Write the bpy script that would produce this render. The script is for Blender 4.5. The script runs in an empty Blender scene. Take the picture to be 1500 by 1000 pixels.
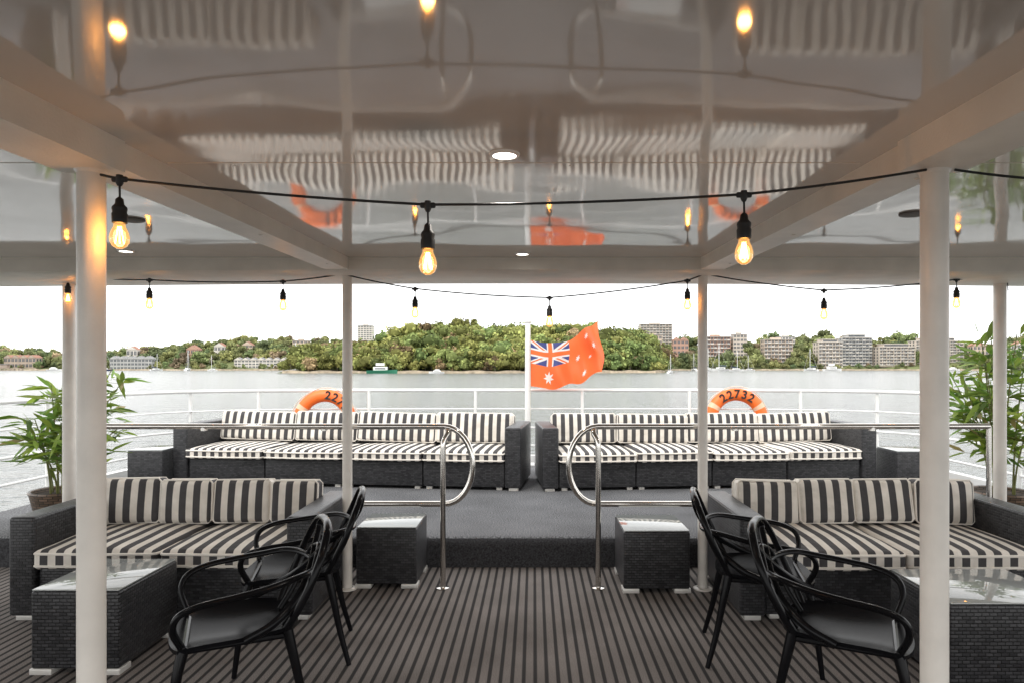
import bpy, math, random
import numpy as np
from mathutils import Vector, Matrix, noise
random.seed(7); np.random.seed(7)
scene=bpy.context.scene
scene.view_settings.view_transform='Standard'
scene.view_settings.look='None'
scene.view_settings.exposure=0
R=math.radians

# ------------------------------------------------------------------ materials
def mat(name):
    m=bpy.data.materials.new(name); m.use_nodes=True
    nt=m.node_tree; b=nt.nodes['Principled BSDF']
    return m,nt,b
def N(nt,t,**kw):
    n=nt.nodes.new(t)
    for k,v in kw.items(): setattr(n,k,v)
    return n
def ramp(nt,stops,interp='LINEAR'):
    n=nt.nodes.new('ShaderNodeValToRGB'); cr=n.color_ramp; cr.interpolation=interp
    while len(cr.elements)<len(stops): cr.elements.new(0.5)
    for e,(p,c) in zip(cr.elements,stops):
        e.position=p; e.color=(c[0],c[1],c[2],1)
    return n
def simple(name,col,rough=0.5,metal=0.0,var=0.08,scale=6.0,bump=0.0,bscale=60,ior=1.5,spec=0.5):
    m,nt,b=mat(name); L=nt.links.new
    tc=N(nt,'ShaderNodeTexCoord')
    n=N(nt,'ShaderNodeTexNoise'); n.inputs['Scale'].default_value=scale; n.inputs['Detail'].default_value=3
    L(tc.outputs['Object'],n.inputs['Vector'])
    r=ramp(nt,[(0.3,[c*(1-var) for c in col]),(0.7,[min(1,c*(1+var)) for c in col])])
    L(n.outputs['Fac'],r.inputs['Fac']); L(r.outputs['Color'],b.inputs['Base Color'])
    b.inputs['Roughness'].default_value=rough; b.inputs['Metallic'].default_value=metal
    b.inputs['IOR'].default_value=ior; b.inputs['Specular IOR Level'].default_value=spec
    if bump>0:
        n2=N(nt,'ShaderNodeTexNoise'); n2.inputs['Scale'].default_value=bscale; n2.inputs['Detail'].default_value=2
        L(tc.outputs['Object'],n2.inputs['Vector'])
        bp=N(nt,'ShaderNodeBump'); bp.inputs['Strength'].default_value=1; bp.inputs['Distance'].default_value=bump
        L(n2.outputs['Fac'],bp.inputs['Height']); L(bp.outputs['Normal'],b.inputs['Normal'])
    return m

M={}
M['paint']=simple('cream_paint',(0.78,0.74,0.68),0.32,var=0.07,scale=9,bump=0.0006,bscale=140)
M['beam']=simple('beam_paint',(0.80,0.75,0.67),0.42,var=0.09,scale=4,bump=0.0012,bscale=110)
M['white']=simple('white_paint',(0.82,0.82,0.80),0.35,var=0.04,scale=4)
M['chrome']=simple('stainless',(0.70,0.67,0.63),0.14,metal=1,var=0.06,scale=20)
M['black']=simple('black_rubber',(0.012,0.012,0.012),0.5,var=0.2)
M['chair']=simple('black_plastic',(0.006,0.006,0.007),0.20,var=0.2,scale=8,spec=0.14)
M['seat']=simple('black_plastic_seat',(0.006,0.006,0.007),0.22,var=0.2,scale=8,spec=0.03)
M['feet']=simple('aluminium_foot',(0.7,0.68,0.64),0.4,metal=0.3)
M['glass_top']=simple('frosted_glass_top',(0.36,0.38,0.37),0.04,var=0.03,ior=1.8)
M['piping']=simple('cream_piping',(0.78,0.73,0.66),0.8,var=0.05)
M['soil']=simple('soil',(0.05,0.035,0.025),0.95,var=0.4,scale=40,bump=0.01)
M['ring']=simple('lifebuoy_orange',(0.90,0.17,0.025),0.45,var=0.06,bump=0.0008)
M['band']=simple('reflective_band',(0.80,0.50,0.33),0.4)
M['rope']=simple('rope',(0.65,0.6,0.5),0.8)
M['stem']=simple('bamboo_stem',(0.20,0.21,0.07),0.5,var=0.3,scale=20)
M['ink']=simple('black_ink',(0.01,0.01,0.01),0.6)
M['sp']=simple('speaker_grille',(0.12,0.11,0.10),0.6,var=0.2)
M['riser']=simple('shaded_riser_carpet',(0.045,0.045,0.048),0.95,var=0.5,scale=90,bump=0.004,bscale=120,spec=0.2)  # darker carpet for the riser: its shade is painted into the colour
def ceiling_mat():
    m,nt,b=mat('glossy_ceiling'); L=nt.links.new
    tc=N(nt,'ShaderNodeTexCoord')
    n=N(nt,'ShaderNodeTexNoise'); n.inputs['Scale'].default_value=1.3; n.inputs['Detail'].default_value=3
    L(tc.outputs['Object'],n.inputs['Vector'])
    r=ramp(nt,[(0.3,(0.61,0.57,0.52)),(0.7,(0.69,0.65,0.60))]); L(n.outputs['Fac'],r.inputs['Fac'])
    L(r.outputs['Color'],b.inputs['Base Color'])
    b.inputs['Roughness'].default_value=0.06
    b.inputs['IOR'].default_value=2.35
    n2=N(nt,'ShaderNodeTexNoise'); n2.inputs['Scale'].default_value=1.5; n2.inputs['Detail'].default_value=1.3
    L(tc.outputs['Object'],n2.inputs['Vector'])
    b1=N(nt,'ShaderNodeBump'); b1.inputs['Strength'].default_value=1; b1.inputs['Distance'].default_value=0.010
    L(n2.outputs['Fac'],b1.inputs['Height']); L(b1.outputs['Normal'],b.inputs['Normal'])
    return m
M['ceil']=ceiling_mat()
def wicker(name,c1,c2,bw=0.036,rh=0.011):
    m,nt,b=mat(name); L=nt.links.new
    uv=N(nt,'ShaderNodeUVMap'); uv.uv_map='UVMap'
    br=N(nt,'ShaderNodeTexBrick'); br.offset=0.5
    br.inputs['Color1'].default_value=(*c1,1); br.inputs['Color2'].default_value=(*c2,1)
    br.inputs['Mortar'].default_value=(0.006,0.006,0.006,1)
    br.inputs['Scale'].default_value=1; br.inputs['Mortar Size'].default_value=0.0028
    br.inputs['Mortar Smooth'].default_value=0.7
    br.inputs['Brick Width'].default_value=bw; br.inputs['Row Height'].default_value=rh
    L(uv.outputs['UV'],br.inputs['Vector']); L(br.outputs['Color'],b.inputs['Base Color'])
    inv=N(nt,'ShaderNodeMath',operation='SUBTRACT'); inv.inputs[0].default_value=1; L(br.outputs['Fac'],inv.inputs[1])
    bp=N(nt,'ShaderNodeBump'); bp.inputs['Strength'].default_value=1; bp.inputs['Distance'].default_value=0.007
    L(inv.outputs[0],bp.inputs['Height']); L(bp.outputs['Normal'],b.inputs['Normal'])
    b.inputs['Roughness'].default_value=0.36
    return m
M['wicker']=wicker('black_wicker',(0.060,0.060,0.064),(0.018,0.018,0.021),0.036,0.017)
M['basket']=wicker('brown_basket',(0.24,0.16,0.11),(0.10,0.07,0.045),0.05,0.02)
def stripes(name,period,dark,light,duty=0.5):
    m,nt,b=mat(name); L=nt.links.new
    uv=N(nt,'ShaderNodeUVMap'); uv.uv_map='UVMap'
    sx=N(nt,'ShaderNodeSeparateXYZ'); L(uv.outputs['UV'],sx.inputs[0])
    d=N(nt,'ShaderNodeMath',operation='DIVIDE'); d.inputs[1].default_value=period; L(sx.outputs['X'],d.inputs[0])
    f=N(nt,'ShaderNodeMath',operation='FRACT'); L(d.outputs[0],f.inputs[0])
    r=ramp(nt,[(0,dark),(duty-0.01,dark),(duty+0.01,light),(0.985,light),(1.0,dark)])
    L(f.outputs[0],r.inputs['Fac'])
    tc=N(nt,'ShaderNodeTexCoord')
    n=N(nt,'ShaderNodeTexNoise'); n.inputs['Scale'].default_value=7; n.inputs['Detail'].default_value=3
    L(tc.outputs['Object'],n.inputs['Vector'])
    mx=N(nt,'ShaderNodeMix',data_type='RGBA',blend_type='MULTIPLY'); mx.inputs[0].default_value=1
    rr=ramp(nt,[(0.3,(0.80,0.79,0.77)),(0.7,(1,1,1))]); L(n.outputs['Fac'],rr.inputs['Fac'])
    L(r.outputs['Color'],mx.inputs[6]); L(rr.outputs['Color'],mx.inputs[7]); L(mx.outputs[2],b.inputs['Base Color'])
    b.inputs['Roughness'].default_value=0.85
    bp=N(nt,'ShaderNodeBump'); bp.inputs['Distance'].default_value=0.035; bp.inputs['Strength'].default_value=0.9
    L(n.outputs['Fac'],bp.inputs['Height']); L(bp.outputs['Normal'],b.inputs['Normal'])
    return m
M['stripe']=stripes('striped_canvas',0.094,(0.062,0.059,0.062),(0.80,0.75,0.68),0.5)
def ribbed():
    m,nt,b=mat('ribbed_carpet'); L=nt.links.new
    tc=N(nt,'ShaderNodeTexCoord'); sx=N(nt,'ShaderNodeSeparateXYZ'); L(tc.outputs['Object'],sx.inputs[0])
    d=N(nt,'ShaderNodeMath',operation='DIVIDE'); d.inputs[1].default_value=0.056; L(sx.outputs['X'],d.inputs[0])
    f=N(nt,'ShaderNodeMath',operation='FRACT'); L(d.outputs[0],f.inputs[0])
    D=(0.044,0.041,0.041); Lc=(0.245,0.220,0.205)
    r=ramp(nt,[(0.0,D),(0.25,D),(0.34,Lc),(0.91,Lc),(1,D)])
    L(f.outputs[0],r.inputs['Fac'])
    n=N(nt,'ShaderNodeTexNoise'); n.inputs['Scale'].default_value=230; n.inputs['Detail'].default_value=2; L(tc.outputs['Object'],n.inputs['Vector'])
    n2=N(nt,'ShaderNodeTexNoise'); n2.inputs['Scale'].default_value=2.2; n2.inputs['Detail'].default_value=5; L(tc.outputs['Object'],n2.inputs['Vector'])
    a=ramp(nt,[(0.3,(0.4,0.4,0.4)),(0.7,(1.35,1.35,1.35))]); L(n.outputs['Fac'],a.inputs['Fac'])
    a2=ramp(nt,[(0.3,(0.72,0.71,0.70)),(0.7,(1.10,1.10,1.10))]); L(n2.outputs['Fac'],a2.inputs['Fac'])
    mx=N(nt,'ShaderNodeMix',data_type='RGBA',blend_type='MULTIPLY'); mx.inputs[0].default_value=1
    mx2=N(nt,'ShaderNodeMix',data_type='RGBA',blend_type='MULTIPLY'); mx2.inputs[0].default_value=1
    L(r.outputs['Color'],mx.inputs[6]); L(a.outputs['Color'],mx.inputs[7]); L(mx.outputs[2],mx2.inputs[6]); L(a2.outputs['Color'],mx2.inputs[7])
    L(mx2.outputs[2],b.inputs['Base Color']); b.inputs['Roughness'].default_value=0.95
    b.inputs['Specular IOR Level'].default_value=0.2
    bp=N(nt,'ShaderNodeBump'); bp.inputs['Distance'].default_value=0.006
    L(r.outputs['Color'],bp.inputs['Height']); L(bp.outputs['Normal'],b.inputs['Normal'])
    return m
M['ribbed']=ribbed()
def speckle():
    m,nt,b=mat('speckled_carpet'); L=nt.links.new
    tc=N(nt,'ShaderNodeTexCoord')
    n=N(nt,'ShaderNodeTexNoise'); n.inputs['Scale'].default_value=100; n.inputs['Detail'].default_value=3; L(tc.outputs['Object'],n.inputs['Vector'])
    a=ramp(nt,[(0.38,(0.045,0.046,0.049)),(0.62,(0.24,0.242,0.25))]); L(n.outputs['Fac'],a.inputs['Fac'])
    n2=N(nt,'ShaderNodeTexNoise'); n2.inputs['Scale'].default_value=1.8; n2.inputs['Detail'].default_value=5; L(tc.outputs['Object'],n2.inputs['Vector'])
    a2=ramp(nt,[(0.3,(0.72,0.72,0.72)),(0.7,(1.15,1.15,1.15))]); L(n2.outputs['Fac'],a2.inputs['Fac'])
    mx=N(nt,'ShaderNodeMix',data_type='RGBA',blend_type='MULTIPLY'); mx.inputs[0].default_value=1
    L(a.outputs['Color'],mx.inputs[6]); L(a2.outputs['Color'],mx.inputs[7])
    L(mx.outputs[2],b.inputs['Base Color']); b.inputs['Roughness'].default_value=0.95
    b.inputs['Specular IOR Level'].default_value=0.2
    return m
M['speckle']=speckle()
def emis(name,col,s):
    m=bpy.data.materials.new(name); m.use_nodes=True; nt=m.node_tree; nt.nodes.clear()
    o=N(nt,'ShaderNodeOutputMaterial'); e=N(nt,'ShaderNodeEmission'); e.inputs[0].default_value=(*col,1); e.inputs[1].default_value=s
    nt.links.new(e.outputs[0],o.inputs[0]); return m
M['filament']=emis('filament',(1,0.46,0.11),70)
M['down']=emis('downlight_disc',(1,0.93,0.82),6)
def bulbglass():
    m=bpy.data.materials.new('bulb_glass'); m.use_nodes=True; nt=m.node_tree; nt.nodes.clear(); L=nt.links.new
    o=N(nt,'ShaderNodeOutputMaterial'); t=N(nt,'ShaderNodeBsdfTransparent'); t.inputs[0].default_value=(0.82,0.60,0.34,1)
    g=N(nt,'ShaderNodeBsdfGlossy'); g.inputs['Roughness'].default_value=0.03
    lw=N(nt,'ShaderNodeLayerWeight'); lw.inputs[0].default_value=0.25
    mx=N(nt,'ShaderNodeMixShader'); L(lw.outputs['Facing'],mx.inputs[0]); L(t.outputs[0],mx.inputs[1]); L(g.outputs[0],mx.inputs[2])
    e=N(nt,'ShaderNodeEmission'); e.inputs[0].default_value=(1,0.55,0.18,1); e.inputs[1].default_value=0.5
    ad=N(nt,'ShaderNodeAddShader'); L(mx.outputs[0],ad.inputs[0]); L(e.outputs[0],ad.inputs[1]); L(ad.outputs[0],o.inputs[0]); return m
M['bulb']=bulbglass()
def leafmat(name,attr,transl=0.35):
    m,nt,b=mat(name); L=nt.links.new
    a=N(nt,'ShaderNodeAttribute'); a.attribute_name=attr
    L(a.outputs['Color'],b.inputs['Base Color']); b.inputs['Roughness'].default_value=0.55
    t=N(nt,'ShaderNodeBsdfTranslucent'); L(a.outputs['Color'],t.inputs[0])
    mx=N(nt,'ShaderNodeMixShader'); mx.inputs[0].default_value=transl
    o=nt.nodes['Material Output']; L(b.outputs[0],mx.inputs[1]); L(t.outputs[0],mx.inputs[2]); L(mx.outputs[0],o.inputs[0])
    return m
M['leaf']=leafmat('leaf','Col',0.4)
def farleaf():
    m,nt,b=mat('far_foliage'); a=N(nt,'ShaderNodeAttribute'); a.attribute_name='Col'
    nt.links.new(a.outputs['Color'],b.inputs['Base Color']); b.inputs['Roughness'].default_value=0.9
    b.inputs['Specular IOR Level'].default_value=0.1; return m
M['far_leaf']=farleaf()
M['flag']=leafmat('flag_cloth','Col',0.45)
def watermat():
    m,nt,b=mat('harbour_water'); L=nt.links.new
    b.inputs['Base Color'].default_value=(0.13,0.14,0.138,1); b.inputs['Roughness'].default_value=0.14; b.inputs['IOR'].default_value=1.35
    tc=N(nt,'ShaderNodeTexCoord'); prev=None
    for sc,dist,str_ in ((0.25,0.45,(1,2.2,1)),(1.3,0.21,(1,1.8,1)),(5.0,0.06,(1,1.5,1))):
        mp=N(nt,'ShaderNodeMapping'); mp.inputs['Scale'].default_value=str_; L(tc.outputs['Object'],mp.inputs['Vector'])
        n=N(nt,'ShaderNodeTexNoise'); n.inputs['Scale'].default_value=sc; n.inputs['Detail'].default_value=2
        L(mp.outputs[0],n.inputs['Vector'])
        bp=N(nt,'ShaderNodeBump'); bp.inputs['Distance'].default_value=dist
        L(n.outputs['Fac'],bp.inputs['Height'])
        if prev: L(prev.outputs['Normal'],bp.inputs['Normal'])
        prev=bp
    L(prev.outputs['Normal'],b.inputs['Normal']); return m
M['water']=watermat()
M['land']=simple('grass_and_earth',(0.14,0.16,0.06),0.9,var=0.35,scale=0.05)
M['rock']=simple('seawall_stone',(0.34,0.28,0.20),0.9,var=0.35,scale=0.3)

# ------------------------------------------------------------------ mesh builder
class B:
    def __init__(s): s.v=[];s.f=[];s.m=[];s.uv=[];s.mats=[];s.T=Matrix.Identity(4)
    def mi(s,k):
        if k not in s.mats: s.mats.append(k)
        return s.mats.index(k)
    def add(s,vs,fs,k,uvmode='box',uvs=None,off=(0,0)):
        b0=len(s.v); mi=s.mi(k)
        s.v+= [tuple(s.T@Vector(p)) for p in vs]
        for fi,f in enumerate(fs):
            s.f.append([b0+i for i in f]); s.m.append(mi)
            if uvs is not None: s.uv.append(uvs[fi]); continue
            P=[Vector(vs[i]) for i in f]
            if uvmode=='x': s.uv.append([(p.x+off[0],p.y+p.z+off[1]) for p in P]); continue
            n=(P[1]-P[0]).cross(P[2]-P[0])
            if n.length<1e-12 and len(P)>3: n=(P[2]-P[1]).cross(P[3]-P[1])
            ax=max(range(3),key=lambda i:abs(n[i]))
            if ax==0: s.uv.append([(p.y,p.z) for p in P])
            elif ax==1: s.uv.append([(p.x,p.z) for p in P])
            else: s.uv.append([(p.x,p.y) for p in P])
    def rbox(s,x0,x1,y0,y1,z0,z1,k,r=0.006,seg=1,puff=0,div=1,uvmode='box',off=(0,0),pufff=0,lump=0,ls=0):
        c=Vector(((x0+x1)/2,(y0+y1)/2,(z0+z1)/2)); h=[abs(x1-x0)/2,abs(y1-y0)/2,abs(z1-z0)/2]
        r=min(r,min(h)*0.98)
        def line(H):
            a=[-H+r*i/seg for i in range(seg+1)]
            mid=[-H+r+(2*H-2*r)*i/div for i in range(1,div)]
            return a+mid+[-q for q in reversed(a)]
        Ls=[line(H) for H in h]
        vs=[];fs=[];idx={}
        def vid(p):
            key=tuple(round(q,6) for q in p)
            if key in idx: return idx[key]
            inner=Vector([max(-h[i]+r,min(h[i]-r,p[i])) for i in range(3)]); d=Vector(p)-inner
            q=inner+(d.normalized()*r if d.length>1e-9 else d)
            if puff:
                w=(1-(q.x/h[0])**2)*(1-(q.y/h[1])**2); q.z+=puff*max(0,w)**0.6*(1 if q.z>0 else 0)
            if pufff:
                w=(1-(q.x/h[0])**2)*(1-(q.z/h[2])**2); q.y+=pufff*max(0,w)**0.6*(-1 if q.y<0 else 1)
            if lump:
                nv=noise.noise_vector(Vector(((q.x+ls)*4.5,q.y*4.5,q.z*4.5))); q+=nv*lump
            idx[key]=len(vs); vs.append(tuple(q+c)); return idx[key]
        for ax in range(3):
            a,b=[(1,2),(2,0),(0,1)][ax]
            for sg in (-1,1):
                A=Ls[a];Bb=Ls[b]
                for i in range(len(A)-1):
                    for j in range(len(Bb)-1):
                        q=[]
                        for (ii,jj) in ((i,j),(i+1,j),(i+1,j+1),(i,j+1)):
                            p=[0,0,0];p[ax]=sg*h[ax];p[a]=A[ii];p[b]=Bb[jj];q.append(vid(p))
                        if sg<0:q.reverse()
                        fs.append(q)
        s.add(vs,fs,k,uvmode,off=off)
    def box(s,x0,x1,y0,y1,z0,z1,k):
        vs=[(x,y,z) for x in (x0,x1) for y in (y0,y1) for z in (z0,z1)]
        fs=[(0,1,3,2),(4,6,7,5),(0,4,5,1),(2,3,7,6),(0,2,6,4),(1,5,7,3)]
        s.add(vs,fs,k)
    def tube(s,pts,rad,k,n=10,closed=False,flat=1.0):
        P=[Vector(p) for p in pts]; m=len(P)
        if not hasattr(rad,'__len__'): rad=[rad]*m
        vs=[];fs=[]; up=None
        for i in range(m):
            if closed: t=(P[(i+1)%m]-P[i-1])
            else: t=P[min(i+1,m-1)]-P[max(i-1,0)]
            t.normalize()
            if up is None:
                up=Vector((0,0,1)) if abs(t.z)<0.9 else Vector((1,0,0))
            a=(up-t*up.dot(t)); 
            if a.length<1e-6: a=t.orthogonal()
            a.normalize(); b=t.cross(a); up=a
            for j in range(n):
                an=2*math.pi*j/n
                vs.append(tuple(P[i]+(a*math.cos(an)*flat+b*math.sin(an))*rad[i]))
        for i in range(m if closed else m-1):
            i2=(i+1)%m
            for j in range(n):
                j2=(j+1)%n; fs.append((i*n+j,i*n+j2,i2*n+j2,i2*n+j))
        if not closed: fs.append(tuple(reversed(range(n)))); fs.append(tuple((m-1)*n+j for j in range(n)))
        s.add(vs,fs,k)
    def lathe(s,prof,c,k,n=24,sx=1):
        vs=[];fs=[]
        for (r,z) in prof:
            for j in range(n):
                a=2*math.pi*j/n; vs.append((c[0]+r*math.cos(a)*sx,c[1]+r*math.sin(a),c[2]+z))
        uvs=[]
        for i in range(len(prof)-1):
            for j in range(n):
                j2=(j+1)%n; fs.append((i*n+j,i*n+j2,(i+1)*n+j2,(i+1)*n+j))
                rr=max(prof[0][0],0.05); u0=2*math.pi*rr*j/n;u1=2*math.pi*rr*(j+1)/n
                uvs.append([(u0,prof[i][1]),(u1,prof[i][1]),(u1,prof[i+1][1]),(u0,prof[i+1][1])])
        s.add(vs,fs,k,uvs=uvs)
    def mesh(s,name,angle=38):
        me=bpy.data.meshes.new(name); me.from_pydata(s.v,[],s.f)
        for k in s.mats: me.materials.append(M[k] if isinstance(k,str) else k)
        me.polygons.foreach_set('material_index',s.m)
        u=me.uv_layers.new(name='UVMap'); flat=[c for f in s.uv for p in f for c in p]
        u.data.foreach_set('uv',flat)
        me.polygons.foreach_set('use_smooth',[True]*len(s.f))
        me.set_sharp_from_angle(angle=R(angle)); me.update()
        return me
    def obj(s,name,loc=(0,0,0),rz=0,parent=None,angle=38):
        o=bpy.data.objects.new(name,s.mesh(name,angle)); o.location=loc; o.rotation_euler=(0,0,rz)
        scene.collection.objects.link(o)
        if parent: o.parent=parent
        return o
def inst(o,name,loc,rz=0):
    n=bpy.data.objects.new(name,o.data); n.location=loc; n.rotation_euler=(0,0,rz); scene.collection.objects.link(n); return n
def catmull(pts,n=8,closed=False):
    P=[Vector(p) for p in pts]; out=[]; m=len(P)
    rng=range(m) if closed else range(m-1)
    for i in rng:
        p0=P[i-1] if (closed or i>0) else P[0]*2-P[1]
        p1=P[i]; p2=P[(i+1)%m]
        p3=P[(i+2)%m] if (closed or i+2<m) else P[-1]*2-P[-2]
        for j in range(n):
            t=j/n
            out.append(0.5*((2*p1)+(-p0+p2)*t+(2*p0-5*p1+4*p2-p3)*t*t+(-p0+3*p1-3*p2+p3)*t**3))
    if not closed: out.append(P[-1])
    return out

# ------------------------------------------------------------------ boat: deck, hull, roof
HW=4.75
def stern(n=48,a=HW,y0=7.0,b=2.2,e=4.0):
    pts=[]
    for i in range(n+1):
        t=math.pi*i/n; c=math.cos(t); s_=math.sin(t)
        x=-a*abs(c)**(2/e)*(1 if c>0 else -1); y=y0+b*abs(s_)**(2/e)
        pts.append((x,y))
    return pts
YB=-2.0
b=B()
b.add([(-HW,YB,0),(HW,YB,0),(HW,5.16,0),(-HW,5.16,0)],[(0,1,2,3)],'ribbed')
b.obj('deck_floor')
b=B()
prof=[(5.15,0.0),(5.15,0.155)]+[(5.215-0.065*math.cos(t),0.155+0.065*math.sin(t)) for t in [R(q) for q in (15,30,45,60,75,90)]]
vs=[]
for (y,z) in prof: vs+= [(-HW,y,z),(HW,y,z)]
fl=[(2*i,2*i+1,2*i+3,2*i+2) for i in range(len(prof)-1)]
b.add(vs,fl[:5],'riser'); b.add(vs,fl[5:],'speckle')
out=stern()
poly=[(x,y,0.22) for x,y in reversed(out)]
poly=[(-HW,5.215,0.22),(HW,5.215,0.22)]+poly
b.add(poly,[tuple(range(len(poly)))],'speckle')
b.obj('raised_stern_platform')
b=B()
ring=[(-HW,YB)]+out+[(HW,YB)]
def wall(ring,off,z0,z1,k):
    vs=[];fs=[]
    for (x,y) in ring:
        vs+=[(x*(1+off/HW),y+(off if y>7 else 0),z0),(x*(1+off/HW),y+(off if y>7 else 0),z1)]
    for i in range(len(ring)-1): fs.append((2*i,2*i+2,2*i+3,2*i+1))
    b.add(vs,fs,k)
wall(ring,0.02,-2.8,0.0,'white'); wall(out,0.02,0.0,0.33,'white'); wall(out,-0.06,0.2,0.33,'white')
vs=[];fs=[]
for (x,y) in out:
    for off in (-0.06,0.02): vs.append((x*(1+off/HW),y+(off if y>7 else 0),0.33))
for i in range(len(out)-1): fs.append((2*i,2*i+1,2*i+3,2*i+2))
b.add(vs,fs,'white')
b.obj('boat_hull')

SL=0.021
def cz(y): return 2.12+SL*y
b=B()
def slab(x0,x1,y0,y1,zb0,zb1,k,th=0.12):
    vs=[(x0,y0,zb0),(x1,y0,zb0),(x1,y1,zb1),(x0,y1,zb1),(x0,y0,zb0+th),(x1,y0,zb0+th),(x1,y1,zb1+th),(x0,y1,zb1+th)]
    b.add(vs,[(0,3,2,1),(4,5,6,7),(0,1,5,4),(1,2,6,5),(2,3,7,6),(3,0,4,7)],k)
slab(-5.0,5.0,YB+1.2,4.40,cz(YB+1.2),cz(4.4),'ceil',0.14)
b.obj('boat_ceiling')
b=B()
n=40; rows=[(4.40,0.11),(4.40,0.012),(4.42,0.0),(5.08,0.0),(5.15,0.02),(5.17,0.07),(5.17,0.24),(4.40,0.24)]
vs=[];fs=[]
for i in range(n+1):
    x=-5+10*i/n; dz=-0.035*(x/5)**2; 
    for (y,z) in rows: vs.append((x,y,2.125+z+dz))
m_=len(rows)
for i in range(n):
    for j in range(m_-1): fs.append((i*m_+j,i*m_+j+1,(i+1)*m_+j+1,(i+1)*m_+j))
b.add(vs,fs,'beam'); b.obj('roof_edge_beam')
for X in (-1.27,1.15):
    b=B()
    def beamseg(x0,x1,y0,y1,dep):
        vs=[(x0,y0,cz(y0)-dep),(x1,y0,cz(y0)-dep),(x1,y1,cz(y1)-dep),(x0,y1,cz(y1)-dep),(x0,y0,cz(y0)+.05),(x1,y0,cz(y0)+.05),(x1,y1,cz(y1)+.05),(x0,y1,cz(y1)+.05)]
        b.add(vs,[(0,3,2,1),(4,5,6,7),(0,1,5,4),(1,2,6,5),(2,3,7,6),(3,0,4,7)],'beam')
    beamseg(X-0.095,X+0.085,YB+1.2,1.98,0.09); beamseg(X-0.075,X+0.075,1.987,4.82,0.077)
    for y in (0.8,1.4,2.1,3.1,4.1):
        b.lathe([(0.010,0.0),(0.009,-0.003),(0.0001,-0.005)],(X+0.03,y,cz(y)-(0.09 if y<1.98 else 0.077)),'paint',12)
    b.obj('ceiling_beam')
b=B()
for y in (2.2,):
    for (x0,x1) in ((-4.9,-1.37),(-1.18,1.05),(1.24,4.9)):
        b.box(x0,x1,y-0.0015,y+0.0015,cz(y)-0.0012,cz(y)+0.01,'beam')
        x=x0+0.2
        while x<x1:
            b.lathe([(0.0045,0.001),(0.004,-0.0012),(0.0001,-0.0018)],(x,y+0.035,cz(y+0.035)),'feet',8)
            x+=0.55
b.obj('ceiling_seam')
def post(x,y,r,z0=0.0,zt=None):
    zt=zt or cz(y)-0.07
    b=B(); b.lathe([(r,0),(r,zt-z0)],(0,0,0),'paint',28)
    b.lathe([(r+0.03,0),(r+0.03,0.008),(r+0.004,0.014)],(0,0,0),'paint',28)
    b.lathe([(r,zt-z0-0.03),(r+0.012,zt-z0-0.012),(r+0.012,zt-z0)],(0,0,0),'paint',28)
    b.obj('support_post',(x,y,z0))
post(-1.27,1.96,0.037); post(1.15,1.96,0.037); post(-1.27,4.65,0.033); post(1.15,4.65,0.033)
post(-3.39,4.98,0.042,0,2.15); post(3.40,4.98,0.042,0,2.15)
post(-3.39,1.96,0.037,0,cz(1.96)); post(3.40,1.96,0.037,0,cz(1.96))
def lamp(name,loc,e,col,rad,typ='POINT',parent=None,ang=150):
    l=bpy.data.lights.new(name,typ); l.energy=e; l.color=col; l.shadow_soft_size=rad
    if typ=='SPOT': l.spot_size=R(ang); l.spot_blend=0.8
    o=bpy.data.objects.new(name,l); scene.collection.objects.link(o); o.location=loc
    if parent: o.parent=parent
    return o
for (x,y) in ((-0.09,2.10),(-0.07,4.22),(-2.45,4.10),(2.42,4.10),(-0.09,0.0),(-2.45,2.0),(2.42,2.0)):  # downlights out of view are unseen extras, added to brighten the deck
    b=B(); b.lathe([(0.048,0.002),(0.046,-0.006),(0.037,-0.008),(0.036,0.0)],(0,0,0),'white',32)
    b.lathe([(0.0001,-0.005),(0.0365,-0.005)],(0,0,0),'down',32); o=b.obj('ceiling_downlight',(x,y,cz(y)))
    lamp('lamp',(0,0,-0.03),10 if y<4 else 13,(1,0.93,0.84),0.035,'SPOT',o)
for (x,y) in ((-1.85,3.13),(1.67,3.0)):
    b=B(); b.lathe([(0.06,0.002),(0.06,-0.006),(0.05,-0.009),(0.0001,-0.006)],(0,0,0),'sp',32); b.obj('ceiling_speaker',(x,y,cz(y)))

# ------------------------------------------------------------------ railings
def rail_path(z,off=0.0,y_start=5.3):
    return [(-HW+0.05,y_start,z)]+[(x*(1-0.05/HW),y-0.05,z) for x,y in out]+[(HW-0.05,y_start,z)]
b=B()
for z,r in ((1.20,0.022),(0.95,0.009),(0.70,0.014),(0.46,0.014)):
    b.tube(rail_path(z),r,'white',8)
def sternY(x): return 7.0+2.2*max(0,(1-(abs(x)/HW)**4))**0.25
for x in (-4.32,-3.6,-2.2,-0.78,0.65,2.08,3.5,4.32):
    y=sternY(x)-0.06
    b.tube([(x,y,0.2),(x,y,1.2)],0.02,'white',8)
for s_ in (-1,1):
    for y in (5.35,6.6): b.tube([(s_*(HW-.05),y,0.2),(s_*(HW-.05),y,1.2)],0.02,'white',8)
b.obj('stern_railing')
for s_ in (-1,1):
    b=B(); X=s_*(HW-0.05)
    for z in (1.02,0.62):
        b.tube([(X,YB,z),(X,5.0,z)],0.02,'chrome',10)
    b.tube(catmull([(X,5.0,1.02),(X,5.10,0.99),(X,5.16,0.9),(X,5.18,0.82),(X,5.16,0.74),(X,5.10,0.65),(X,5.0,0.62)],5),0.02,'chrome',10)
    for y in (-1.9,0,2,4): b.tube([(X,y,0),(X,y,1.02)],0.018,'chrome',10)
    b.obj('side_railing')
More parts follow.
